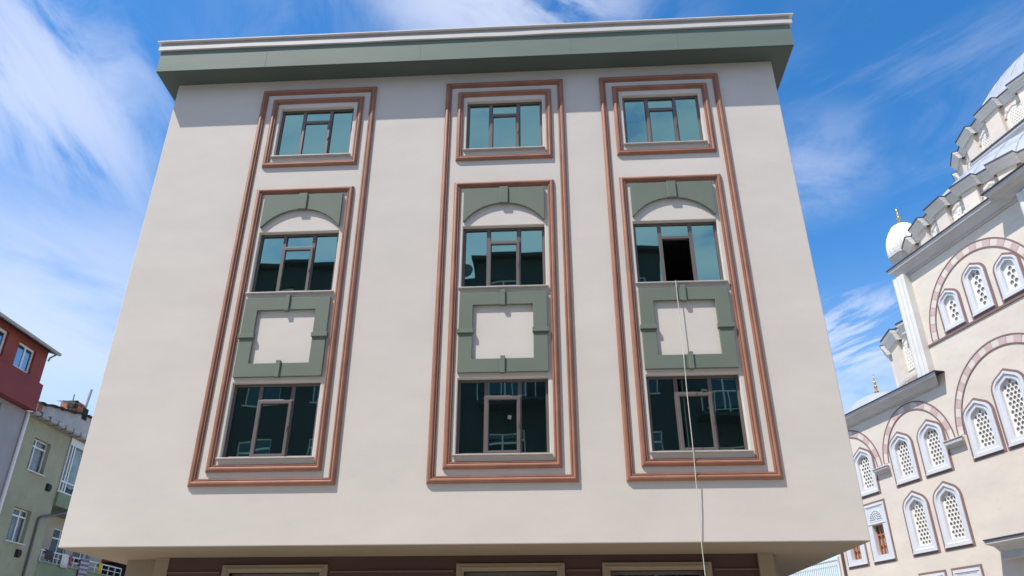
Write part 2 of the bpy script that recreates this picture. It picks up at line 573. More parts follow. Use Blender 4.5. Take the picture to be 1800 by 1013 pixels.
# shared window parts (origin at the opening's lower centre)
def win_meshes(h):
    out = {}
    y0, y1 = 0.085, 0.15
    f = MB()
    fw = 0.048
    outer = rect(-WH + 0.002, WH - 0.002, 0.002, h - 0.002)
    mx0, mx1 = 0.252, 0.318
    tz0, tz1 = h - 0.345, h - 0.285
    f.plate(outer, [rect(-WH + fw, -mx1, fw, h - fw), rect(mx1, WH - fw, fw, h - fw), rect(-mx0, mx0, fw, tz0), rect(-mx0, mx0, tz1, h - fw)], y0, y1)
    out['frame'] = f.mesh('window', 'window_profile')
    s = MB()
    sx, s0, s1 = 0.296, 0.022, h - 0.31
    s.loft([[(x0, y, z0) for x0, z0 in rect(-sx + u, sx - u, s0 + u, s1 - u)] for u, y in ((0, y0), (0.0, y0 - 0.02), (0.008, y0 - 0.026), (0.050, y0 - 0.026), (0.058, y0 - 0.014), (0.062, y0 + 0.02))])
    out['sash'] = s.mesh('sash', 'window_profile')
    g = MB()
    for x0, x1, z0, z1 in ((-WH + fw, -mx1, fw, h - fw), (mx1, WH - fw, fw, h - fw), (-mx0, mx0, tz1, h - fw)):
        rect_sweep_y(g, x0, x1, z0, z1, 0.008, y0 + 0.028)
    rect_sweep_y(g, -sx + 0.060, sx - 0.060, s0 + 0.060, s1 - 0.060, 0.008, y0 + 0.006)
    out['gasket'] = g.mesh('gasket', 'window_gasket')
    out['side'] = MB().box(-WH + fw + 0.001, -mx1 - 0.001, y0 + 0.03, y0 + 0.045, fw + 0.001, h - fw - 0.001).mesh('pane', 'teal_glass')
    out['side2'] = MB().box(mx1 + 0.001, WH - fw - 0.001, y0 + 0.03, y0 + 0.045, fw + 0.001, h - fw - 0.001).mesh('pane', 'teal_glass')
    out['top'] = MB().box(-mx0 + 0.001, mx0 - 0.001, y0 + 0.03, y0 + 0.045, tz1 + 0.001, h - fw - 0.001).mesh('pane', 'teal_glass')
    out['mid'] = MB().box(-sx + 0.061, sx - 0.061, y0 + 0.008, y0 + 0.022, s0 + 0.061, s1 - 0.061).mesh('pane', 'teal_glass')
    hd = MB().box(sx - 0.036, sx - 0.016, y0 - 0.04, y0 - 0.027, (s0 + s1) / 2 - 0.035, (s0 + s1) / 2 + 0.035)
    out['hinge'] = hd.mesh('hinge', 'window_profile')
    return out


def rect_sweep_y(mbx, x0, x1, z0, z1, w, y):
    mbx.loft([[(a, y, c) for a, c in rect(x0, x1, z0, z1)], [(a, y, c) for a, c in rect(x0 + w, x1 - w, z0 + w, z1 - w)]])


WM = [win_meshes(z1 - z0) for z0, z1 in ROWS]
sill_mesh = MB().loft([rect3 for rect3 in (
    [(-WH - 0.045, -0.062, 0), (WH + 0.045, -0.062, 0), (WH + 0.045, 0.10, 0.006), (-WH - 0.045, 0.10, 0.006)],
    [(-WH - 0.045, -0.062, -0.022), (WH + 0.045, -0.062, -0.022), (WH + 0.045, 0.10, -0.022), (-WH - 0.045, 0.10, -0.022)])], True, True, True).mesh('sill', 'marble_sill')
arch_pts = []
AW, AZ0, AZ1 = 0.775, 9.105, 9.835
spring = 9.13
_hw = 0.735
_rise = 0.365
_rad = (_hw ** 2 + _rise ** 2) / (2 * _rise)
arc = []
for i in range(29):
    x = _hw - 2 * _hw * i / 28
    arc.append((x, spring + _rise - _rad + math.sqrt(_rad ** 2 - x ** 2)))
arch_outline = [(-AW, AZ0), (-AW, AZ1), (AW, AZ1), (AW, AZ0), (0.745, AZ0)] + arc + [(-0.745, AZ0)]
arch_mesh = MB().plate(arch_outline, [], -0.055, 0.0).mesh('arch_panel', 'sage_paint')
akey_mesh = MB().box(-0.083, 0.083, -0.082, 0.0, 9.485, 9.85).mesh('keystone', 'sage_paint')
square_mesh = MB().plate(rect(-0.785, 0.785, 6.05, 7.575), [rect(-0.54, 0.535, 6.30, 7.33)], -0.055, 0.0).mesh('square_panel', 'sage_paint')
vkey_mesh = MB().box(-0.04, 0.04, -0.082, 0.0, -0.155, 0.155).mesh('keystone', 'sage_paint')
hkey_mesh = MB().box(-0.145, 0.145, -0.082, 0.0, -0.042, 0.042).mesh('keystone', 'sage_paint')


def bev(o, w=0.006):
    md = o.modifiers.new('bevel', 'BEVEL')
    md.width = w
    md.segments = 2
    md.limit_method = 'ANGLE'
    md.angle_limit = R(40)
    return o


for ci, c in enumerate(CX):
    moulding(c, 1.225, 4.18, 12.545)
    moulding(c, 0.97, 4.41, 10.01)
    moulding(c, 0.97, 10.54, 12.295)
    ap = bev(put('arch_panel', arch_mesh, b, (c, 0, 0)))
    bev(put('keystone', akey_mesh, ap, (0, 0, 0)))
    sp = bev(put('square_panel', square_mesh, b, (c, 0, 0)))
    bev(put('keystone', vkey_mesh, sp, (0.0, 0, 7.465)))
    bev(put('keystone', vkey_mesh, sp, (0.0, 0, 6.19)))
    bev(put('keystone', hkey_mesh, sp, (-0.665, 0, 6.825)))
    bev(put('keystone', hkey_mesh, sp, (0.665, 0, 6.825)))
    for ri, (z0, z1) in enumerate(ROWS):
        M = WM[ri]
        w = bev(put('window', M['frame'], b, (c, 0, z0)), 0.004)
        for key in ('side', 'side2', 'top'):
            p = put('pane', M[key], w)
            p.rotation_euler = (R(random.uniform(-0.25, 0.25)), 0, R(random.uniform(-0.3, 0.3)))
        if ci == 2 and ri == 1:                            # the one sash that stands open, swung into the room
            for key in ('sash', 'mid'):
                o = put('open_sash' if key == 'sash' else 'pane', M[key], w)
                o.matrix_local = Matrix.Translation((-0.296, 0.10, 0)) @ Matrix.Rotation(R(80), 4, 'Z') @ Matrix.Translation((0.296, -0.10, 0))
                o['label'] = 'window sash swung open into the dark room' if key == 'sash' else 'pane of the open sash'
        else:
            put('sash', M['sash'], w)
            put('pane', M['mid'], w)
            put('hinge', M['hinge'], w)
            put('gasket', M['gasket'], w)
        bev(put('sill', sill_mesh, w, (0, 0, 0)), 0.004)

MB().loft([[(x_, 0.089, z_) for x_, z_ in ((-0.775, 5.27), (-0.715, 5.25), (-0.700, 5.32), (-0.760, 5.335))], [(x_, 0.0905, z_) for x_, z_ in ((-0.775, 5.27), (-0.715, 5.25), (-0.700, 5.32), (-0.760, 5.335))]], True, True, True).build('paper_sticker', 'drain_grey', b)
# ground floor under the overhang
GY = 1.31
GXL, GXR = -6.73, 3.33
gw = [(-5.76, -3.92), (-1.71, 0.12), (0.75, 2.56)]
GH = [rect(x0 + 0.13, x1 - 0.13, 0.5, 2.99) for x0, x1 in gw]
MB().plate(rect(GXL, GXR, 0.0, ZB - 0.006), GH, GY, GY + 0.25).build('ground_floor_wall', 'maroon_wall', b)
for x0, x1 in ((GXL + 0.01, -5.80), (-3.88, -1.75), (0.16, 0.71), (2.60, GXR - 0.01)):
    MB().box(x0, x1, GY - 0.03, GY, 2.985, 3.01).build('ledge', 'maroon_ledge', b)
for (x0, x1) in gw:
    mb = MB()
    pr = [(0, 0.0), (0, 0.03), (0.01, 0.045), (0.05, 0.05), (0.06, 0.06), (0.085, 0.06), (0.095, 0.04), (0.13, 0.035), (0.13, -0.10)]
    mb.loft([[(x0 + u, GY - d, 0.37 + u), (x1 - u, GY - d, 0.37 + u), (x1 - u, GY - d, 3.12 - u), (x0 + u, GY - d, 3.12 - u)] for u, d in pr])
    sw = mb.build('shop_window', 'cream_trim', b)
    MB().plate(rect(x0 + 0.132, x1 - 0.132, 0.502, 2.988), [rect(x0 + 0.19, (x0 + x1) / 2 - 0.03, 0.56, 2.93), rect((x0 + x1) / 2 + 0.03, x1 - 0.19, 0.56, 2.93)], GY + 0.10, GY + 0.16).build('frame', 'window_profile', sw)
    for p0, p1 in ((x0 + 0.19, (x0 + x1) / 2 - 0.03), ((x0 + x1) / 2 + 0.03, x1 - 0.19)):
        MB().box(p0, p1, GY + 0.12, GY + 0.135, 0.56, 2.93).build('pane', 'shop_glass', sw)
MB().box(GXR + 0.002, GXR + 0.25, GY - 0.08, GY + 0.4, 0.0, ZB - 0.006).build('pilaster', 'cream_trim', b)
MB().box(GXL - 0.24, GXL - 0.002, GY - 0.02, GY + 0.4, 0.0, ZB - 0.006).build('pilaster', 'cream_trim', b)
MB().box(GXL - 0.95, GXL - 0.242, GY + 0.35, DEPTH - 0.1, 0.0, ZB - 0.006).build('side_bay', 'cream_trim', b)
MB().box(GXR + 0.252, GXR + 0.40, GY + 0.3, DEPTH - 0.1, 0.0, ZB - 0.006).build('side_bay', 'cream_trim', b)

# rope out of the open window
rp = [(2.27, 0.15, 7.35), (2.26, 0.11, 7.722), (2.252, -0.04, 7.722), (2.245, -0.068, 7.712), (2.243, -0.073, 7.66), (2.235, -0.078, 6.9), (2.228, -0.081, 6.1),
      (2.220, -0.080, 5.3), (2.212, -0.075, 4.62), (2.207, -0.070, 4.25), (2.203, -0.05, 3.75), (2.20, -0.018, 3.28), (2.20, -0.008, 3.12), (2.205, 0.06, 2.2), (2.21, 0.12, 1.0), (2.2, 0.1, 0.14)]
sp = []
for i in range(len(rp) - 1):
    for k in range(6):
        t = k / 6
        p = Vector(rp[i]).lerp(Vector(rp[i + 1]), t)
        sp.append((p.x + 0.004 * math.sin(p.z * 3.1), p.y, p.z))
sp.append(rp[-1])
tag(MB().tube(sp, 0.0072, 6).build('rope', 'rope_fibre', smooth=60), 'thin pale rope hanging down the wall from the open window', 'rope')

# ------------------------------------------------------------------ the mosque (local x = along the wall, y = into the building)
UM = Vector((-0.25376, 0.96727, 0))
S0 = 24.83
mo_origin = Vector((21.96352, -10.73359, 0)) + UM * S0
mq = empty('mosque', mo_origin, math.atan2(-UM.y, -UM.x))
tag(mq, 'pale stone mosque with grey domes, arched lattice windows and gilt finials', 'mosque')


def X(s):
    return S0 - s


def ogive(a, zb, zs, n=9):
    """pointed arch outline: half width a, foot zb, spring zs; anticlockwise from the lower left"""
    rho, th = 0.7 * a, R(64)
    right = []
    for i in range(n + 1):
        t = th * i / n
        right.append((a - rho + rho * math.cos(t), zs + rho * math.sin(t)))
    xe, ze = right[-1]
    apex = (0, ze + xe / math.tan(th) * 1.0)
    left = [(-x, zz) for x, zz in reversed(right)]
    return [(-a, zb), (a, zb)] + right + [apex] + left


def ogive_rise(a):
    th = R(64)
    return 0.7 * a * math.sin(th) + (a - 0.7 * a + 0.7 * a * math.cos(th)) / math.tan(th)


def lattice_mesh(outline, a, zb, zs, pitch, name='lattice'):
    top = max(p[1] for p in outline)
    hs = []
    dz = pitch * 0.86
    rows = int((top - zb) / dz) + 1
    ins = 0.012

    def inside(x, zz):
        if zz < zb + ins or abs(x) > a - ins:
            return False
        if zz <= zs:
            return True
        # widest x of the arch at this height
        pts = [p for p in outline if p[0] >= 0 and p[1] >= zs - 1e-6]
        pts.sort(key=lambda p: p[1])
        for p, q in zip(pts, pts[1:]):
            if p[1] <= zz <= q[1] and q[1] > p[1]:
                xm = p[0] + (q[0] - p[0]) * (zz - p[1]) / (q[1] - p[1])
                return abs(x) < xm - ins
        return False
    for r in range(rows):
        zc = zb + pitch * 0.60 + r * dz
        off = 0.5 * pitch if r % 2 else 0.0
        k = int(a / pitch) + 2
        for c in range(-k, k + 1):
            xc = c * pitch + off
            hexa = [(xc + pitch * 0.41 * u, zc + pitch * 0.50 * v) for u, v in ((0, -1), (0.95, -0.45), (0.95, 0.45), (0, 1), (-0.95, 0.45), (-0.95, -0.45))]
            if all(inside(*p) for p in hexa):
                hs.append(hexa)
    return MB().plate(outline, hs, 0.0, 0.035).mesh(name, 'mosque_lattice')


WIN_CACHE = {}


def mosque_window(s, W, zb, zap, pitch=0.172, recess=0.10, parent=None):
    """surround band, moulded frame, lattice and glass of one pointed window; returns the opening loop (for the wall)"""
    key = (W, round(zap - zb, 2))
    a = W / 2
    h = zap - zb
    zs = h - ogive_rise(a)
    fr = 0.175 * W
    ao = a - 0.108 - fr
    if key not in WIN_CACHE:
        def lp(aa, foot, y):
            return [(x, y, zz) for x, zz in ogive(aa, foot, zs)]
        band = MB().loft([lp(a, 0.0, -0.001), lp(a, 0.0, -0.018), lp(a - 0.108, 0.108, -0.018), lp(a - 0.108, 0.108, -0.001)]).mesh('surround', 'umber_band')
        a1 = a - 0.109
        f = MB().loft([lp(a1, 0.109, 0.0), lp(a1, 0.109, -0.05), lp(a1 - 0.35 * fr, 0.109 + 0.10, -0.055), lp(a1 - 0.40 * fr, 0.109 + 0.115, -0.028), lp(a1 - 0.55 * fr, 0.109 + 0.14, -0.022),
                       lp(a1 - 0.60 * fr, 0.109 + 0.15, -0.010), lp(a1 - fr, 0.109 + fr * 0.9, -0.006), lp(a1 - fr, 0.109 + fr * 0.9, recess + 0.06)])
        f.box(-a1 - 0.012, a1 + 0.012, -0.075, -0.0, 0.088, 0.135)
        fm = f.mesh('window', 'mosque_frame')
        lo = ogive(a1 - fr + 0.004, 0.109 + fr * 0.9 - 0.004, zs)
        lat = lattice_mesh(lo, a1 - fr, 0.109 + fr * 0.9, zs, pitch)
        gl = MB().plate(lo, [], recess + 0.045, recess + 0.055).mesh('pane', 'grey_glass')
        WIN_CACHE[key] = (band, fm, lat, gl, a1 - fr + 0.03, 0.109 + fr * 0.9 - 0.03, zs)
    band, fm, lat, gl, ha, hz, hs = WIN_CACHE[key]
    x = X(s)
    w = put('window', fm, parent or mq, (x, 0, zb))
    put('surround', band, w)
    put('lattice', lat, w, (0, recess, 0))
    put('pane', gl, w)
    return [(x + px, zb + pz) for px, pz in ogive(ha, hz, hs)]


wall_holes = []
for s in (33.25, 30.71, 28.95):
    wall_holes.append(mosque_window(s, 1.53, 8.02, 10.18))
wall_holes.append(mosque_window(35.01, 1.53, 8.02, 10.18))
for s in (30.67, 28.91):
    wall_holes.append(mosque_window(s, 1.54, 5.33, 7.77))
wall_holes.append(mosque_window(26.43, 1.54, 8.08, 10.23))
wall_holes.append(mosque_window(24.83, 1.54, 8.08, 10.78))
wall_holes.append(mosque_window(23.23, 1.54, 8.08, 10.23))
wall_holes.append(mosque_window(26.26, 1.21, 12.88, 14.60, 0.20))
wall_holes.append(mosque_window(24.83, 1.21, 12.88, 14.96, 0.20))
wall_holes.append(mosque_window(23.40, 1.21, 12.88, 14.60, 0.20))


def box_window(s, zb, zt):
    """rectangular window: carved panel over a timber grille"""
    W = 1.50
    h = zt - zb
    x = X(s)
    a = W / 2
    if 'boxwin' not in WIN_CACHE:
        band = MB().plate(rect(-a, a, 0, h), [rect(-a + 0.085, a - 0.085, 0.085, h - 0.085)], -0.018, -0.001).mesh('surround', 'umber_band')
        ow, o0, o1 = 0.36, 0.32, 1.52
        c0, c1 = 1.62, h - 0.24
        f = MB().plate(rect(-a + 0.086, a - 0.086, 0.086, h - 0.086), [rect(-ow, ow, o0, o1), rect(-0.48, 0.48, c0, c1)], -0.045, 0.0)
        f.box(-a + 0.076, a - 0.076, -0.075, -0.046, 0.088, 0.135)
        f.box(-a + 0.16, a - 0.16, -0.065, -0.046, h - 0.19, h - 0.155)
        f.box(-a + 0.16, a - 0.16, -0.065, -0.046, o1 + 0.03, o1 + 0.06)
        for sx in (-1, 1):
            f.box(sx * (ow + 0.0) - 0.004, sx * ow + 0.004, 0.0, 0.26, o0, o1)
        f.box(-ow, ow, 0.0, 0.26, o1, o1 + 0.008)
        f.box(-ow, ow, 0.0, 0.26, o0 - 0.008, o0)
        fm = f.mesh('window', 'mosque_frame')
        # carved tympanum: pierced half disc
        hs = []
        rr = 0.42
        zc = c0 + 0.03
        for ring, cnt in ((0.10, 3), (0.19, 6), (0.28, 9), (0.365, 12)):
            for k in range(cnt):
                an = math.pi * (k + 0.5) / cnt
                cx_, cz_ = ring * math.cos(an), zc + 0.03 + ring * math.sin(an)
                hs.append([(cx_ + 0.040 * math.cos(an + q) * (1.25 if j % 2 else 0.7), cz_ + 0.040 * math.sin(an + q) * (1.25 if j % 2 else 0.7)) for j, q in enumerate([i * math.pi / 3 for i in range(6)])])
        disc = [(rr * 1.04 * math.cos(math.pi * i / 20), zc + 0.03 + rr * math.sin(math.pi * i / 20) * (1 + 0.12 * math.sin(math.pi * i / 20) ** 8)) for i in range(21)]
        disc += [(-rr * 1.04, zc), (rr * 1.04, zc)]
        cv = MB().plate(disc, hs, -0.020, 0.012).mesh('carved_panel', 'mosque_frame')
        bk = MB().box(-0.49, 0.49, 0.014, 0.02, c0 - 0.01, c1 + 0.01).mesh('panel_back', 'carved_ground')
        spn = MB().plate(rect(-0.48, 0.48, c0, c1), [[p for p in disc]], -0.012, 0.012).mesh('spandrel', 'mosque_frame')
        gr = MB()
        for px in (-0.33, -0.11, 0.11, 0.33):
            gr.box(px - 0.028, px + 0.028, 0.12, 0.16, o0, o1)
        for pz in (o0 + 0.03, o0 + 0.42, o0 + 0.81, o1 - 0.03):
            gr.box(-ow, ow, 0.126, 0.154, pz - 0.03, pz + 0.03)
        gm = gr.mesh('timber_grille', 'orange_wood')
        gl = MB().box(-ow, ow, 0.20, 0.21, o0, o1).mesh('pane', 'grey_glass')
        WIN_CACHE['boxwin'] = (band, fm, cv, bk, spn, gm, gl, (-ow - 0.008, ow + 0.008, o0 - 0.01, o1 + 0.01))
    band, fm, cv, bk, spn, gm, gl, o = WIN_CACHE['boxwin']
    w = put('window', fm, mq, (x, 0, zb))
    for nm_, me in (('surround', band), ('carved_panel', cv), ('panel_back', bk), ('spandrel', spn), ('timber_grille', gm), ('pane', gl)):
        put(nm_, me, w, (0, -0.022 if nm_ in ('carved_panel', 'panel_back', 'spandrel') else 0, 0))
    return rect(x + o[0], x + o[1], zb + o[2], zb + o[3])


for s, zb in ((33.15, 5.32), (34.95, 5.32), (30.64, 2.26), (28.87, 2.26)):
    wall_holes.append(box_window(s, zb, zb + 2.46))

S_LOW0, S_UP0, S_END = 36.3, 28.55, 12.0
outer = [(X(S_LOW0), 0), (X(S_END), 0), (X(S_END), 16.6), (X(S_UP0), 16.6), (X(S_UP0), 11.75), (X(S_LOW0), 11.75)]
MB().plate(outer, wall_holes, 0.0, 0.35).build('wall', 'mosque_wall', mq)
MB().box(X(S_LOW0), X(S_UP0), 0.36, 16, 0, 11.7).box(X(S_UP0) + 0.002, X(S_END), 0.36, 20, 0, 16.55).build('main_block', 'mosque_wall', mq)

# arches drawn on the wall: thin umber edges and alternating stones
def wall_arch(s, zc, rad, width, a_lo, a_hi, nst):
    x = X(s)
    mbx = MB()
    for r0, r1 in ((rad, rad + 0.05), (rad - width - 0.05, rad - width)):
        i0 = []
        n = 60
        loops = []
        for rr, y in ((r0, 0.0), (r0, -0.022), (r1, -0.022), (r1, 0.0)):
            loops.append([(x + rr * math.cos(a_lo + (a_hi - a_lo) * k / n), y, zc + rr * math.sin(a_lo + (a_hi - a_lo) * k / n)) for k in range(n + 1)])
        mbx.loft(loops, False)
    band = mbx.build('arch_band', 'umber_band', mq)
    for k in range(nst):
        t0 = a_lo + (a_hi - a_lo) * k / nst + 0.002
        t1 = a_lo + (a_hi - a_lo) * (k + 1) / nst - 0.002
        q = MB()
        sub = 4
        loops = []
        d = 0.010 + 0.003 * (k % 2)
        for rr, y in ((rad - 0.001, 0.0), (rad - 0.001, -d), (rad - width + 0.001, -d), (rad - width + 0.001, 0.0)):
            loops.append([(x + rr * math.cos(t0 + (t1 - t0) * j / sub), y, zc + rr * math.sin(t0 + (t1 - t0) * j / sub)) for j in range(sub + 1)])
        loops.append(loops[0])
        q.loft(loops, False)
        q.build('voussoir', 'pink_stone' if k % 2 else 'pale_stone', band)
    return band


wall_arch(24.83, 12.90, 2.70, 0.27, R(0), R(180), 25)
wall_arch(24.83, 9.12, 2.72, 0.27, R(0), R(180), 25)
wall_arch(29.83, 9.0, 2.05, 0.25, R(3), R(177), 15)
wall_arch(34.13, 9.0, 2.05, 0.25, R(3), R(177), 15)
MB().box(X(27.82), X(21.9), -0.045, 0.0, 12.765, 12.84).build('string_course', 'umber_band', mq)


def corbel(s0, s1, z0, z1):
    q = MB()
    xa, xb = X(s0), X(s1)
    prof = [(0.0, z0), (0.08, z0 + 0.01), (0.12, z0 + 0.09), (0.20, z0 + 0.13), (0.20, z1 - 0.03), (0.23, z1 - 0.03), (0.23, z1), (0.0, z1)]
    q.loft([[(xx + (-1 if xx == xb else 1) * (0.23 - d) * 0.6, -d, zz) for d, zz in prof] for xx in (xa, xb)], True, True, True)
    q.build('corbel', 'mosque_cornice', mq)


corbel(32.50, 31.50, 8.74, 8.98)
corbel(28.2, 27.22, 8.76, 9.05)


def cornice_run(s0, s1, zbot, ztop, out, end0=True, end1=False):
    """moulded cornice along the wall with a dark lead edge on top"""
    h = ztop - zbot
    prof = [(0.0, zbot), (0.06, zbot), (0.06, zbot + 0.10 * h), (out * 0.30, zbot + 0.16 * h), (out * 0.42, zbot + 0.30 * h), (out * 0.62, zbot + 0.48 * h), (out * 0.66, zbot + 0.56 * h),
            (out * 0.86, zbot + 0.66 * h), (out * 0.92, zbot + 0.92 * h), (0.0, zbot + 0.92 * h)]
    q = MB()
    xa, xb = X(s0), X(s1)
    q.loft([[(xa - (d if end0 else 0), -d, zz) for d, zz in prof], [(xb + (d if end1 else 0), -d, zz) for d, zz in prof]], True, True, True)
    if end0:
        q.loft([[(xa - d, 0.0 - d, zz) for d, zz in prof], [(xa - d, 1.6, zz) for d, zz in prof]], True)
    o = q.build('cornice', 'mosque_cornice', mq)
    e = MB().box(xa - (out if end0 else 0), xb + (out if end1 else 0), -out, 1.2, zbot + 0.925 * h, ztop)
    e.build('lead_edge', 'lead_edge', o)
    return o


cornice_run(36.6, 27.86, 11.16, 11.62, 0.46, True, True)
cornice_run(28.10, 14.0, 15.98, 16.50, 0.46, True, False)

# corner buttresses of the upper block
def buttress(s_in, s_out, z0, z1, sgn=1):
    q = MB()
    n = 14
    xa, xb = X(s_out), X(s_in)
    # fluted shaft: rounded lobes on the face
    loop = []
    w = xb - xa
    for i in range(n * 3 + 1):
        t = i / (n * 3)
        y = -0.30 - 0.05 * abs(math.sin(t * math.pi * 3))
        loop.append((xa + w * t, y))
    loop = [(xa, 0.5)] + loop + [(xb, 0.02)]
    q.loft([[(x, y, zz) for x, y in loop] for zz in (z0, z1)], True, True, True)
    q.build('buttress', 'mosque_marble', mq, smooth=40)


buttress(27.83, 28.50, 11.63, 16.02)
buttress(21.20, 21.90, 11.63, 16.02)
cornice_run(21.95, 21.15, 15.985, 16.53, 0.82, True, True)
# porch roof low on the wall
q = MB()
pp = [(0.0, 4.72), (0.30, 4.72), (0.30, 4.95), (0.42, 5.12), (0.62, 5.20), (0.62, 5.30), (0.0, 5.30)]
q.loft([[(X(26.85) - (d - 0.30) * 0.7 if d > 0.3 else X(26.85), -d, zz) for d, zz in pp], [(X(S_END), -d, zz) for d, zz in pp]], True, True, True)
pq = q.build('porch_cornice', 'mosque_cornice', mq)
MB().box(X(27.08), X(S_END), -0.66, 0.0, 5.305, 5.35).build('lead_edge', 'lead_edge', pq)
MB().tube([(X(35.92), -0.08, 0), (X(35.92), -0.08, 11.1)], 0.06, 8).build('downpipe', 'brown_pipe', mq)


# drums: piers stand forward of the window bays, the cornice steps round them
def drum(name, cy, Rp, z0, z1, period, pw, a_first, a_vis0, a_vis1, full, pitch, wz0, wzap, ww, czh, cx=0.0, a_min=-180, a_max=180):
    root = MB()
    dp = 0.24
    ins = math.degrees(0.17 / Rp)
    Rb = Rp - dp
    over = 0.27
    piers = []
    a = a_first
    while a > a_min:
        a -= period
    a += period
    while a < a_max - 0.01:
        piers.append(a)
        a += period

    def P(r, ang):
        return (cx - r * math.sin(R(ang)), cy - r * math.cos(R(ang)))
    # wall ring
    wr = Rb - over
    ring = [P(wr / math.cos(R(period / 2)), p + pw / 2 + k * period / 1.0) for p in piers for k in (0,)]
    ring = []
    for p in piers:
        ring += [P(wr, p + ins), P(wr, p + pw - ins)]
    dr = MB().loft([[(x, y, zz) for x, y in ring] for zz in (z0, z1 - 0.05)], full, full, full).build(name, 'mosque_wall', mq)
    # cornice
    path = []
    for p in piers:
        path += [(0.0, p - 0.25), (dp, p), (dp, p + pw), (0.0, p + pw + 0.25)]
    h = czh
    prof = [(-over - 0.1, z1 - h), (-over + 0.05, z1 - h), (-over + 0.07, z1 - h * 0.8), (-over * 0.55, z1 - h * 0.66), (-over * 0.5, z1 - h * 0.5), (-over * 0.15, z1 - h * 0.3), (-0.03, z1 - h * 0.12), (-0.03, z1 - 0.05), (-over - 0.1, z1 - 0.05)]
    q = MB()
    loops = []
    for d, zz in prof + [prof[0]]:
        loops.append([(*P(Rb + o_ + d, an), zz) for o_, an in path])
    q.loft(loops, full)
    q.build('cornice', 'mosque_marble', dr)
    q = MB()
    loops = []
    for d, zz in ((-over - 0.3, z1 - 0.045), (0.0, z1 - 0.045), (0.0, z1 + 0.01), (-over - 0.3, z1 + 0.05)):
        loops.append([(*P(Rb + o_ + d, an), zz) for o_, an in path])
    q.loft(loops, full)
    q.build('lead_edge', 'lead_edge', dr)
    # piers
    for p in piers:
        if not (a_vis0 - period < p < a_vis1 + period):
            continue
        i0, i1 = P(wr - 0.05, p + ins), P(wr - 0.05, p + pw - ins)
        o0, o1 = P(wr + dp * 0.8, p + ins), P(wr + dp * 0.8, p + pw - ins)
        MB().loft([[(*i0, zz), (*o0, zz), (*o1, zz), (*i1, zz)] for zz in (z0, z1 - h + 0.02)], True, True, True).build('pier', 'mosque_wall', dr)
    # windows in the bays
    a_ = ww / 2
    zs = wzap - ogive_rise(a_)
    ol = ogive(a_, wz0, zs, 6)
    lat = lattice_mesh(ol, a_, wz0, zs, pitch)
    gl = MB().plate(ol, [], 0.10, 0.11).mesh('pane', 'grey_glass')
    frm = MB().loft([[(x, y, zz) for x, zz in ogive(aa, wz0, zs, 6)] for aa, y in ((a_ + 0.045, 0.0), (a_ + 0.045, -0.03), (a_, -0.03), (a_, 0.12))]).mesh('window', 'mosque_marble')
    vs = []
    big, sm = ogive(a_ + 0.17, zs - 0.35, zs, 6)[1:], ogive(a_ + 0.048, zs - 0.35, zs, 6)[1:]
    idx = [0, 1, 3, 5, 7, 9, 11, 13, 15, len(big) - 1]
    idx = sorted(set(i for i in idx if i < len(big)))
    for k in range(len(idx) - 1):
        seg = list(range(idx[k], idx[k + 1] + 1))
        pl_ = [big[j] for j in seg] + [sm[j] for j in reversed(seg)]
        vs.append(MB().plate(pl_, [], -0.045 - 0.004 * (k % 2), 0.0).mesh('voussoir', 'pink_stone' if k % 2 else 'pale_stone'))
    for p in piers:
        am = p + pw + (period - pw) / 2
        if not (a_vis0 - period < am < a_vis1 + period):
            continue
        rr = wr * math.cos(R((period - pw) / 2 + ins)) + 0.0
        x, y = P(rr, am)
        w = put('window', frm, dr, (x, y, 0), (0, 0, -R(am)))
        put('lattice', lat, w, (0, -0.012, 0))
        put('pane', gl, w, (0, -0.085, 0))
        for v_ in vs:
            put('voussoir', v_, w)
    return dr


D1Y, D1R, D1Z = 7.4, 7.6, 18.10
drum('exedra_drum', D1Y, D1R, 16.4, D1Z, 12.0, 7.8, 14.1, -30, 46, False, 0.17, 16.6, 17.52, 0.66, 0.38, a_min=-96, a_max=96)
D2Y, D2R, D2Z = 11.65, 7.62, 23.78
drum('main_drum', D2Y, D2R, 20.6, D2Z, 15.0, 9.2, 16.4, -20, 75, True, 0.135, 21.85, 23.06, 0.72, 0.40)


# lead roofs
def lead_dome(name, cy, r0, z0, rise, a0, a1, nrib, stop=0.0, cx=0.0, nseg=72, steps=14):
    Rs = (r0 * r0 + rise * rise) / (2 * rise)
    tm = math.asin(min(1, r0 / Rs))
    if rise > r0:
        tm = math.pi - tm
    prof = [(Rs * math.sin(tm * (1 - i / steps)), z0 + rise - Rs + Rs * math.cos(tm * (1 - i / steps))) for i in range(steps + 1)]
    full = abs(a1 - a0 - 360) < 1e-3
    o = MB().lathe((cx, cy), prof, nseg, a0=R(a0), a1=R(a1)).build(name, 'lead_sheet', mq, smooth=50)
    return o, prof


def cap_pt(cy, r0, z0, rise, lift, frac, ang):
    """point on a cap dome: frac 0 at the rim, 1 at the crown"""
    Rs = (r0 * r0 + rise * rise) / (2 * rise)
    tm = math.asin(min(1, r0 / Rs)) * (1 - frac)
    rr = (Rs + lift) * math.sin(tm)
    return (-rr * math.sin(ang), cy - rr * math.cos(ang), z0 + rise - Rs + (Rs + lift) * math.cos(tm))


HD = (D1Y, D1R - 0.50, D1Z + 0.02, 3.6)
hd, _p = lead_dome('half_dome', *HD, -96, 96, 24)
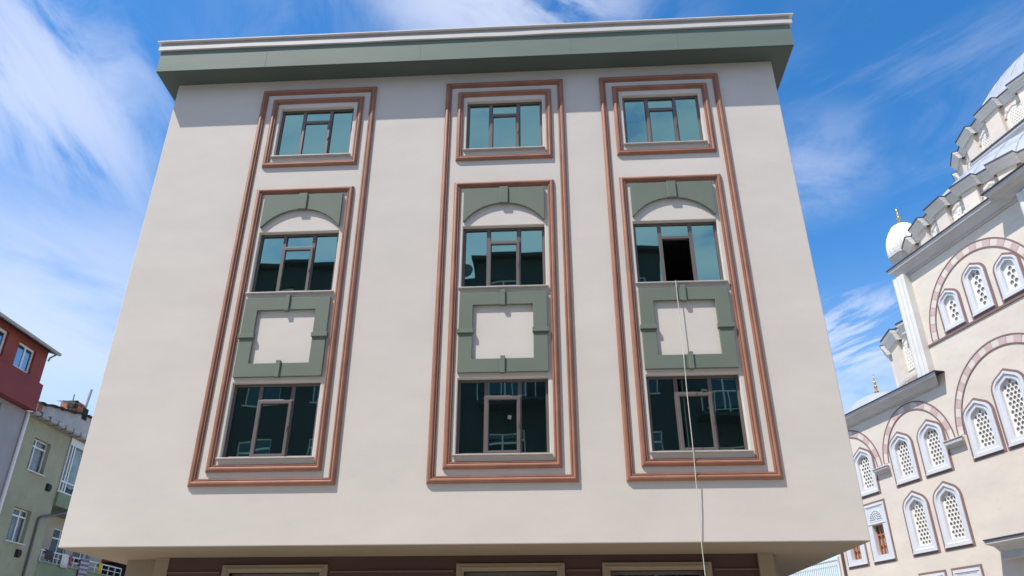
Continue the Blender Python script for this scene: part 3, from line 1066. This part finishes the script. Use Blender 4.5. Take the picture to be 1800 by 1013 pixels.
# raised lead panels on the half dome
for k in range(-4, 8):
    for row in range(4):
        f0, f1 = row * 0.17 + 0.02, row * 0.17 + 0.155
        a0_, a1_ = k * 7.2 + 0.7, (k + 1) * 7.2 - 0.7
        q = MB()
        top = [[cap_pt(*HD, 0.045, f0 + (f1 - f0) * i / 2, R(a0_ + (a1_ - a0_) * j / 3)) for j in range(4)] for i in range(3)]
        low = [[cap_pt(*HD, -0.01, f0 - 0.008 + (f1 - f0 + 0.016) * i / 2, R(a0_ - 0.25 + (a1_ - a0_ + 0.5) * j / 3)) for j in range(4)] for i in range(3)]
        q.loft(top, False)
        per = lambda g: g[0] + [g[1][3]] + list(reversed(g[2])) + [g[1][0]]
        q.loft([per(low), per(top)], True)
        q.build('lead_panel', 'lead_sheet', hd, smooth=20)
MD = (D2Y, D2R - 0.72, D2Z + 0.03, 4.9)
md_, _p = lead_dome('main_dome', *MD, 0, 360, 24)
for k in range(-6, 20):
    MB().tube([cap_pt(*MD, 0.0, i / 12.5, R(k * 6.0)) for i in range(13)], 0.03, 5).build('lead_seam', 'lead_seam', md_)

# square base below the main drum with its lead coping
BY, BZ = 3.95, 21.69
bs = MB().box(X(26.75), X(12.0), BY + 0.25, 22, 16.5, BZ - 0.30).build('drum_base', 'mosque_wall', mq)
pr2 = [(0.0, BZ - 0.62), (0.08, BZ - 0.55), (0.12, BZ - 0.35), (0.22, BZ - 0.16), (0.22, BZ - 0.07), (-0.2, BZ - 0.07)]
MB().loft([[(X(26.75) - d, BY + 0.25 - d, zz) for d, zz in pr2], [(X(12.0), BY + 0.25 - d, zz) for d, zz in pr2]], True, True, True).build('cornice', 'mosque_cornice', bs)
MB().box(X(26.92), X(12.0), BY - 0.0, BY + 3, BZ - 0.068, BZ + 0.01).build('lead_edge', 'lead_edge', bs)

# corner turret with ribbed dome
def finial(mbx, c, z0, h, k=1.0):
    pr = [(0.06, 0), (0.11, 0.03), (0.13, 0.10), (0.09, 0.17), (0.04, 0.20), (0.035, 0.27), (0.085, 0.33), (0.09, 0.38), (0.04, 0.44), (0.03, 0.50), (0.06, 0.56), (0.065, 0.60), (0.025, 0.66), (0.02, 0.74), (0.035, 0.79), (0.03, 0.84), (0.012, 0.88), (0.008, 0.90)]
    mbx.lathe(c, [(r * k, z0 + zz * h) for r, zz in pr], 12)
    # crescent
    n = 10
    zc = z0 + h * 0.95
    for i in range(n):
        t0, t1 = R(-230 + 280 * i / n), R(-230 + 280 * (i + 1) / n)
        rr = 0.055 * h
        mbx.tube([(c[0] + rr * math.cos(t0), c[1], zc + rr * math.sin(t0)), (c[0] + rr * math.cos(t1), c[1], zc + rr * math.sin(t1))], 0.014 * h, 5)
    return mbx


TS, TT = 29.5, 1.78
tx = X(TS)
oct_ = lambda r, zz, n=8: [(tx + 0.94 * r * math.cos(2 * math.pi * (k + 0.5) / n), TT + 0.94 * r * math.sin(2 * math.pi * (k + 0.5) / n), zz) for k in range(n)]
tr = MB().loft([oct_(0.64, 11.5), oct_(0.64, 17.7)], True, True, True).build('turret', 'mosque_wall', mq)
MB().loft([oct_(0.64, 17.55), oct_(0.67, 17.6), oct_(0.69, 17.75), oct_(0.80, 17.88), oct_(0.83, 17.98), oct_(0.90, 18.0), oct_(0.90, 18.10), oct_(0.70, 18.12)], True, False, True).build('cornice', 'mosque_cornice', tr)
MB().lathe((tx, TT), [(0.75, 18.122), (0.785, 18.25), (0.795, 18.42), (0.77, 18.68), (0.70, 18.98), (0.57, 19.28), (0.42, 19.52), (0.2, 19.66), (0.06, 19.71), (0.0, 19.72)], 128, 18, 0.16).build('ribbed_dome', 'rib_dome', tr, smooth=60)
finial(MB(), (tx, TT), 19.66, 0.95).build('finial', 'gilt', tr, smooth=40)

# lower exedra and little dome on the side wing
drum('small_drum', 5.70, 4.72, 12.5, 15.02, 24.3, 17.6, 12.1, -16, 60, False, 0.17, 13.05, 14.45, 0.74, 0.50, cx=X(30.05), a_min=-100, a_max=100)
MB().lathe((X(30.05), 5.70), [(3.95, 11.9), (4.05, 12.05), (4.12, 12.3), (4.30, 12.55), (4.42, 12.62), (4.42, 12.75), (4.2, 12.78)], 48, a0=R(-100), a1=R(100)).build('drum_plinth', 'mosque_cornice', mq, smooth=40)
lead_dome('small_half_dome', 5.70, 4.15, 15.03, 1.8, -100, 100, 16, cx=X(30.05))
sd, _p = lead_dome('small_dome', 2.35, 2.1, 11.72, 1.32, 0, 360, 16, cx=X(34.0))
finial(MB(), (X(34.0), 2.1), 12.98, 1.02).build('finial', 'gilt', sd, smooth=40)

# white balustrade on the terrace beyond the mosque's side wing
bal = empty('balustrade', mo_origin + UM * (36.4 - S0), math.atan2(-UM.y, -UM.x))
tag(bal, 'white ornamental metal balustrade on a low wall beside the mosque', 'balustrade')
MB().box(-5.6, 0.02, -0.02, 0.25, 0.0, 4.55).build('terrace_wall', 'mosque_wall', bal)
MB().box(-5.6, 0, -0.02, 0.06, 5.82, 5.88).build('top_rail', 'white_metal', bal)
MB().box(-5.6, 0, -0.01, 0.05, 5.60, 5.635).build('middle_rail', 'white_metal', bal)
MB().box(-5.6, 0, -0.01, 0.05, 4.62, 4.66).build('bottom_rail', 'white_metal', bal)
barm = MB().box(-0.022, 0.022, 0.0, 0.04, 4.66, 5.60).mesh('bar', 'white_metal')
ringm = MB()
for i in range(10):
    t0, t1 = 2 * math.pi * i / 10, 2 * math.pi * (i + 1) / 10
    ringm.tube([(0.07 * math.cos(t0), 0.02, 5.73 + 0.085 * math.sin(t0)), (0.07 * math.cos(t1), 0.02, 5.73 + 0.085 * math.sin(t1))], 0.018, 4)
ringm = ringm.mesh('ring', 'white_metal')
for k in range(36):
    put('bar', barm, bal, (-0.07 - k * 0.155, 0, 0))
    put('ring', ringm, bal, (-0.07 - k * 0.155, 0, 0))
MB().box(-0.03, 0.03, -0.02, 0.05, 4.56, 5.95).build('end_post', 'white_metal', bal)

# ------------------------------------------------------------------ houses on the side street (local x = up the street, y = into the house)
SIDE_ROT = math.atan2(H.y, H.x)


def side_root(name, fwd):
    p = CAM + H * fwd - RT * 20
    return empty(name, (p.x, p.y, 0), SIDE_ROT)


def casement(parent, x0, x1, z0, z1, mull, trans, glass='house_glass', y=0.10, fw=0.055, curtain=True, mat='white_pvc', sill=True):
    cut = []
    xs = [x0] + mull + [x1]
    zs = [z0] + trans + [z1]
    panes = []
    for i in range(len(xs) - 1):
        for j in range(len(zs) - 1):
            a0 = xs[i] + (fw if i == 0 else fw * 0.55)
            a1 = xs[i + 1] - (fw if i == len(xs) - 2 else fw * 0.55)
            c0 = zs[j] + (fw if j == 0 else fw * 0.55)
            c1 = zs[j + 1] - (fw if j == len(zs) - 2 else fw * 0.55)
            panes.append((a0, a1, c0, c1))
    w = MB().plate(rect(x0 + 0.003, x1 - 0.003, z0 + 0.003, z1 - 0.003), [rect(*p) for p in panes], y, y + 0.07).build('window', mat, parent)
    for p in panes:
        MB().box(p[0], p[1], y + 0.03, y + 0.04, p[2], p[3]).build('pane', glass, w)
    if curtain:
        n = 36
        for half, (ca, cb) in enumerate(((x0 + 0.02, x0 + (x1 - x0) * 0.46), (x0 + (x1 - x0) * 0.52, x1 - 0.02))):
            fr, bk = [], []
            for i in range(n + 1):
                xx = ca + (cb - ca) * i / n
                yy = y + 0.16 + 0.022 * math.sin(i * 1.15 + half) + 0.010 * math.sin(i * 2.7)
                fr.append((xx, yy, z0 + 0.02))
                bk.append((xx, yy, z1 - 0.02))
            MB().loft([fr, bk], False).build('curtain', 'curtain' if half == 0 else 'net_curtain', w)
    if sill:
        MB().box(x0 - 0.06, x1 + 0.06, -0.07, y, z0 - 0.045, z0).build('sill', 'mosque_marble', w)
    return w


# red topped grey house
rh = side_root('red_house', 0)
tag(rh, 'house with red top storey, red balcony parapet and grey lower wall', 'house')
HH = [rect(27.95, 29.1, 12.28, 13.33), rect(26.1, 27.2, 12.33, 13.38), rect(23.4, 24.6, 12.33, 13.38)]
MB().plate(rect(18.0, 29.88, 11.0, 13.60), HH, 0.0, 0.25).build('upper_wall', 'red_render', rh)
MB().box(18.0, 29.87, 0.27, 9.0, 11.0, 13.60).build('upper_block', 'red_render', rh)
GHs = [rect(27.0, 28.05, 9.2, 10.72)]
MB().plate(rect(18.0, 29.62, 0.0, 10.98), GHs, 0.0, 0.25).build('lower_wall', 'grey_render', rh)
MB().box(18.0, 29.61, 0.27, 9.0, 0.0, 10.97).build('lower_block', 'grey_render', rh)
casement(rh, 27.95, 29.1, 12.28, 13.33, [28.55], [], 'blue_glass', curtain=False, sill=False, fw=0.085)
casement(rh, 26.1, 27.2, 12.33, 13.38, [], [], 'blue_glass', curtain=False, sill=False, fw=0.10)
casement(rh, 23.4, 24.6, 12.33, 13.38, [24.0], [], 'blue_glass', curtain=False, sill=False, fw=0.085)
casement(rh, 27.0, 28.05, 9.2, 10.72, [27.5], [], 'blue_glass', curtain=False)
MB().loft([[(18, 0.002, 10.88), (18, -0.45, 10.86), (18, -0.45, 11.97), (18, -0.35, 12.0), (18, 0.002, 12.0)], [(29.50, 0.002, 10.88), (29.50, -0.45, 10.86), (29.50, -0.45, 11.97), (29.50, -0.35, 12.0), (29.50, 0.002, 12.0)]], True, True, True).build('balcony_parapet', 'red_parapet', rh)
rsec = lambda x_: [(x_, -0.40, 13.48), (x_, -0.40, 13.56), (x_, 4.5, 15.6), (x_, 9.5, 13.84), (x_, 9.5, 13.76), (x_, 0.05, 13.62)]
rf = MB().loft([rsec(17.5), rsec(30.02)], True, True, True).build('roof', 'dark_timber', rh)
MB().tube([(17.5, -0.45, 13.52), (30.0, -0.45, 13.52)], 0.07, 8).build('gutter', 'gutter_metal', rf, smooth=50)
MB().tube([(29.8, -0.42, 13.45), (29.93, -0.1, 13.36), (29.93, -0.06, 13.2)], 0.04, 6).build('rain_pipe', 'gutter_metal', rh)
MB().tube([(29.66, -0.07, 10.86), (29.64, -0.07, 0.1)], 0.075, 8).build('downpipe', 'white_pvc', rh)

# green house
gh = side_root('green_house', 0)
tag(gh, 'shabby pale green house with white barred windows and stacked balconies', 'house')
G0, G1, G2 = 29.68, 33.14, 40.4
gholes = [rect(30.64, 31.85, 8.76, 10.08), rect(30.64, 31.83, 5.96, 7.25), rect(30.64, 31.83, 2.9, 4.3)]
MB().plate(rect(G0, G1, 0.0, 10.78), gholes, 0.0, 0.30).build('front_wall', 'green_render', gh)
MB().box(G0 + 0.01, G1, 0.9, 9.0, 0.0, 10.75).build('house_block', 'dark_room', gh)
casement(gh, 30.64, 31.85, 8.76, 10.08, [31.05], [9.78], y=0.16)
casement(gh, 30.64, 31.83, 5.96, 7.25, [30.82, 31.34], [6.97], y=0.16)
casement(gh, 30.64, 31.83, 2.9, 4.3, [31.24], [3.9], y=0.16)
# loggia: recessed wall with windows, slabs
LY = 1.1
lh = [(33.25, 34.7, 5.6, 7.0), (35.6, 36.9, 5.6, 7.2), (37.6, 39.2, 5.9, 7.1)]
MB().plate(rect(G1, G2, 4.4, 7.68), [rect(*l) for l in lh], LY, LY + 0.2).build('balcony_back_wall', 'beige_render', gh)
MB().box(G1 + 0.005, G2, LY + 1.0, 9.0, 0, 10.75).build('back_block', 'dark_room', gh)
for l in lh:
    w = casement(gh, l[0], l[1], l[2], l[3], [(l[0] + l[1]) / 2], [l[3] - 0.42], y=0.0, curtain=False, sill=False)
    w.location = (0, LY + 0.05, 0)
MB().box(G1, G2, 0.0, LY, 5.28, 5.46).box(G1, G2, 0.0, 0.16, 4.2, 5.28).build('lower_balcony', 'green_parapet', gh)
MB().box(G1 + 0.005, G2, 0.10, LY, 0.0, 4.19).build('lower_wall', 'green_render', gh)
MB().box(G1 - 0.02, G2 + 0.05, -0.06, LY, 5.462, 5.50).build('slab_edge', 'kerb', gh)
MB().loft([[(G1 + 0.02, -0.12, 7.76), (G1 + 0.02, -0.12, 8.34), (G1 + 0.02, 0.02, 8.34), (G1 + 0.02, LY, 8.34), (G1 + 0.02, LY, 7.68)], [(G2, -0.12, 7.76), (G2, -0.12, 8.34), (G2, 0.02, 8.34), (G2, LY, 8.34), (G2, LY, 7.68)]], True, True, True).build('upper_balcony', 'green_parapet', gh)
# glazed-in upper balcony
gz = MB()
gxs = [G1 + 0.04, 33.42, 33.62, 34.9, 36.2, 37.5, 38.8, G2]
gp = []
for i in range(len(gxs) - 1):
    gp += [(gxs[i] + 0.04, gxs[i + 1] - 0.04, 8.42, 8.80), (gxs[i] + 0.04, gxs[i + 1] - 0.04, 8.86, 10.45)]
gz = MB().plate(rect(G1 + 0.03, G2, 8.345, 10.76), [rect(*p) for p in gp], -0.06, 0.0).build('balcony_glazing', 'white_pvc', gh)
for p in gp:
    MB().box(p[0], p[1], -0.035, -0.025, p[2], p[3]).build('pane', 'house_glass', gz)
fr, bk = [], []
for i in range(121):
    xx = G1 + 0.4 + (G2 - G1 - 0.5) * i / 120
    yy = 0.12 + 0.03 * math.sin(i * 0.9) + 0.02 * math.sin(i * 2.3)
    fr.append((xx, yy, 8.75 + 0.08 * math.sin(i * 0.35)))
    bk.append((xx, yy, 10.5))
MB().loft([fr, bk], False).build('curtain', 'net_curtain', gz)
MB().box(G1 + 0.01, G2, 0.5, 0.6, 8.35, 10.75).build('balcony_shade', 'dark_timber', gh)
# gutter with brackets
MB().box(G0 - 0.05, G2, -0.30, 0.35, 10.79, 10.86).build('eave_board', 'gutter_metal', gh)
gt = MB().tube([(G0 - 0.06, -0.33, 10.86), (G2, -0.33, 10.86)], 0.085, 8).build('gutter', 'gutter_metal', gh, smooth=50)
brm = MB().box(-0.02, 0.02, -0.44, -0.20, 10.76, 10.97).mesh('gutter_bracket', 'drain_grey')
for k in range(16):
    put('gutter_bracket', brm, gt, (G0 + 0.35 + k * 0.62, 0, 0))
MB().loft([[(G0, -0.2, 10.87), (G0, 3.2, 11.4), (G0, 9.0, 10.87)], [(G2, -0.2, 10.87), (G2, 3.2, 11.4), (G2, 9.0, 10.87)]], True, True, True).build('roof', 'tar', gh)
MB().tube([(32.38, -0.06, 0.1), (32.36, -0.06, 4.8), (32.33, -0.06, 7.02), (32.42, -0.06, 7.12), (33.3, -0.08, 7.36), (34.3, -0.10, 7.68)], 0.05, 8).build('drain_pipe', 'drain_grey', gh, smooth=50)
for vx, vz in ((32.45, 8.37), (31.65, 5.58)):
    MB().tube([(vx, -0.10, vz), (vx, 0.02, vz)], 0.14, 12).box(vx - 0.17, vx + 0.17, -0.03, 0.0, vz - 0.15, vz + 0.15).build('flue_vent', 'tar', gh)
# balcony railing
rl = MB().box(G1, G2, -0.035, 0.01, 5.90, 5.95).build('railing', 'white_metal', gh)
MB().box(G1, G2, -0.025, 0.0, 5.70, 5.725).build('railing_wire', 'white_metal', rl)
pm = MB().box(-0.02, 0.02, -0.03, 0.005, 5.50, 5.90).mesh('railing_post', 'white_metal')
for k in range(12):
    put('railing_post', pm, rl, (G1 + 0.08 + k * 0.655, 0, 0))
MB().tube([(G1, -0.02, 5.92), (G1, LY, 5.95)], 0.02, 6).build('railing_return', 'white_metal', rl)


def hanging(name, x0, x1, zt, zb, mat, label, cat, group=None, zrail=5.96):
    q = MB()
    n = 14
    loops = []
    for off, (ys) in enumerate((0,)):
        pts = [(0.05, zrail - (zt - zb) * 0.35), (0.035, zrail - 0.02), (0.0, zrail + 0.02), (-0.05, zrail), (-0.062, zrail - 0.1), (-0.066, (zrail + zb) / 2), (-0.07, zb)]
        for y, zz in pts:
            loops.append([(x0 + (x1 - x0) * i / n, y + 0.018 * math.sin(i * 1.1 + zz * 2) * (1 if y < -0.01 else 0.2) - 0.0, zz + 0.015 * math.sin(i * 0.8)) for i in range(n + 1)])
    q.loft(loops, False)
    o = q.build(name, mat, None, smooth=60)
    md = o.modifiers.new('thick', 'SOLIDIFY')
    md.thickness = 0.012
    p = CAM - RT * 20
    o.location = (p.x, p.y, 0)
    o.rotation_euler = (0, 0, SIDE_ROT)
    tag(o, label, cat, group)
    return o


hanging('towel', 36.35, 37.15, 5.95, 4.95, 'striped_cloth', 'grey striped towel hung over the white balcony rail', 'towel')
hanging('cloth', 34.75, 35.35, 5.95, 5.40, 'cloth_white', 'white cloth hung over the balcony rail', 'cloth')
hanging('cloth', 35.42, 35.62, 5.95, 5.55, 'cloth_pink', 'small dark pink cloth hung beside the white one on the rail', 'cloth')
hanging('cloth', 38.05, 38.4, 5.95, 5.50, 'cloth_yellow', 'yellow cloth hung over the balcony rail', 'cloth')
hanging('cloth', 33.45, 34.1, 5.95, 5.58, 'cloth_dark', 'dark cloth hung on the balcony rail next to the house wall', 'cloth')

# rough rear house above the green one
bh = side_root('rear_house', 0)
tag(bh, 'rough grey rendered rear house with broken tarred roof edge and brick chimney', 'house')
K = 23.0 / 20.0


def kz(zz):
    return 1.6 + (zz - 1.6) * K


edge = []
x = 30.2
i = 0
base = [(30.2, 11.45), (30.6, 11.48), (32.7, 11.78), (34.6, 12.08), (40.5, 12.9)]
while x <= 40.5:
    for (xa, za), (xb, zb_) in zip(base, base[1:]):
        if xa <= x <= xb:
            zz = za + (zb_ - za) * (x - xa) / (xb - xa)
    edge.append((x * K, kz(zz) + random.uniform(-0.05, 0.05)))
    x += 0.25
MB().plate([(30.2 * K, 0.0)] + [(46.5, 0.0)] + list(reversed(edge)), [], 3.0, 3.3).build('wall', 'rough_render', bh)
MB().box(30.3 * K, 46.4, 3.31, 11.0, 0.0, kz(11.4)).build('house_block', 'rough_render', bh)
mb = MB()
for (xa, za), (xb, zb_) in zip(edge, edge[1:]):
    j = random.uniform(-0.03, 0.03)
    mb.loft([[(xa, 2.86 + j, za - 0.02), (xa, 3.6, za + 0.02), (xa, 3.6, za + 0.12), (xa, 2.86 + j, za + 0.08)], [(xb, 2.86 + j, zb_ - 0.02), (xb, 3.6, zb_ + 0.02), (xb, 3.6, zb_ + 0.12), (xb, 2.86 + j, zb_ + 0.08)]], True, True, True)
mb.build('roof_edge', 'tar', bh)
MB().box(30.22 * K, 30.52 * K, 2.97, 2.999, kz(10.85), kz(11.42)).build('bare_brick_patch', 'raw_brick', bh)
# chimney of single bricks
ch = MB().box(32.94 * K, 33.74 * K, 3.06, 3.9, kz(11.70), kz(12.38)).build('chimney', 'raw_brick', bh)
bkm = MB().box(-0.105, 0.105, -0.04, 0.0, -0.045, 0.045).mesh('brick', 'raw_brick')
for rw in range(8):
    for c in range(4):
        xx = 32.94 * K + 0.11 + c * 0.235 + (0.11 if rw % 2 else 0)
        if xx < 33.74 * K - 0.08 and random.random() > 0.10:
            put('brick', bkm, ch, (xx, 3.06 - random.uniform(0, 0.02), kz(11.70) + 0.06 + rw * 0.10))
MB().box(33.1 * K, 33.55 * K, 3.2, 3.95, kz(12.385), kz(12.45)).box(32.88 * K, 33.0 * K, 3.0, 3.5, kz(12.1), kz(12.42)).box(33.5 * K, 33.95 * K, 3.0, 3.7, kz(11.75), kz(12.3)).build('chimney_cap', 'tar', ch)
pf = MB().tube([(33.89 * K, 3.2, kz(12.25)), (34.01 * K, 3.2, kz(13.33))], 0.075, 8).build('flue_pipe', 'gutter_metal', bh)
an = MB().tube([(32.82 * K, 3.2, kz(11.7)), (32.79 * K, 3.2, kz(12.68))], 0.03, 6)
an.tube([(32.10 * K, 3.2, kz(12.16)), (32.84 * K, 3.2, kz(12.24))], 0.02, 5)
for k in range(6):
    xx = (32.14 + k * 0.12) * K
    an.tube([(xx, 2.85, kz(12.165 + k * 0.013)), (xx, 3.55, kz(12.165 + k * 0.013))], 0.012, 4)
an.build('antenna', 'drain_grey', bh)

# far pale green house beyond the balconies
fh = side_root('far_house', 0)
tag(fh, 'small pale green house glimpsed under the overhang beyond the balconies', 'house')
MB().plate(rect(43.5, 56, 0, 6.6), [rect(45.2, 46.6, 4.7, 6.0), rect(49.0, 50.4, 4.7, 6.0)], -2.2, -1.9).build('wall', 'green_render', fh)
MB().box(43.5, 56, -1.89, 6, 0, 6.55).build('house_block', 'dark_room', fh)
for xx in (45.2, 49.0):
    w = casement(fh, xx, xx + 1.4, 4.7, 6.0, [xx + 0.7], [], y=0.0)
    w.location = (0, -2.1, 0)
MB().box(43.3, 56.2, -2.5, 6.2, 6.6, 6.75).build('roof', 'roof_tile', fh)


# ------------------------------------------------------------------ houses across the road (seen mirrored in the windows)
def street_house(x0, x1, hgt, wall, label, storeys, cols, balcony=False, step=None):
    o = empty('street_house', (x1, -16.0, 0), math.pi)
    tag(o, label, 'house')
    W = x1 - x0
    sh = (hgt - 0.6) / storeys
    hs, ws = [], []
    for f in range(storeys):
        for c in range(cols):
            cxp = W * (c + 0.5) / cols
            ww = min(1.5, W / cols * 0.55)
            z0 = f * sh + 1.0
            hs.append(rect(cxp - ww / 2, cxp + ww / 2, z0, z0 + sh - 1.45))
            ws.append((cxp - ww / 2, cxp + ww / 2, z0, z0 + sh - 1.45))
    MB().plate(rect(0, W, 0, hgt), hs, 0.0, 0.25).build('front_wall', wall, o)
    MB().box(0, W, 0.26, 10, 0, hgt - 0.05).build('house_block', wall, o)
    for w in ws:
        casement(o, *w, [(w[0] + w[1]) / 2], [w[3] - 0.4], 'dim_glass', curtain=False)
    if balcony:
        for f in range(1, storeys):
            bx0 = W * 0.52
            bo = MB().box(bx0, W * 0.95, -1.0, 0.0, f * sh + 0.45, f * sh + 0.58).build('balcony', wall, o)
            MB().box(bx0, W * 0.95, -1.0, -0.96, f * sh + 1.42, f * sh + 1.47).build('rail', 'white_metal', bo)
            for k in range(9):
                xx = bx0 + 0.02 + (W * 0.43 - 0.06) * k / 8
                MB().box(xx, xx + 0.03, -0.995, -0.965, f * sh + 0.58, f * sh + 1.42).build('rail_post', 'white_metal', bo)
    rf_ = MB().box(-0.15, W + 0.15, -0.35, 10.2, hgt, hgt + 0.18).build('roof', 'dark_timber', o)
    if step:
        MB().box(W, W + step[0], 0.0, 9, 0, step[1]).build('stair_tower', wall, o)
    return o


ha = street_house(-3.35, 4.75, 17.3, 'opp_shaded_tall', 'tall shade-darkened house opposite the beige building, with open balconies and low stair tower', 5, 3, True, (1.5, 16.6))
# dish on its parapet
dq = MB()
dq.loft([[(r_ * math.cos(2 * math.pi * k / 16), -0.2 - 0.5 * r_ * r_, r_ * math.sin(2 * math.pi * k / 16)) for k in range(16)] for r_ in (0.04, 0.2, 0.36, 0.5)], True, True, False)
dish = dq.build('satellite_dish', 'drain_grey', ha)
dish.location = (8.45, -0.2, 16.75)
dish.scale = (0.55, 0.55, 0.55)
street_house(-16.0, -4.95, 17.2, 'opp_shaded_wide', 'wide tall shade-darkened house opposite the beige building, without balconies', 5, 4)
street_house(5.0, 15.5, 13.2, 'opp_shaded_low', 'lower shade-darkened house opposite the beige building, beside the mosque yard, with balconies', 4, 3, True)
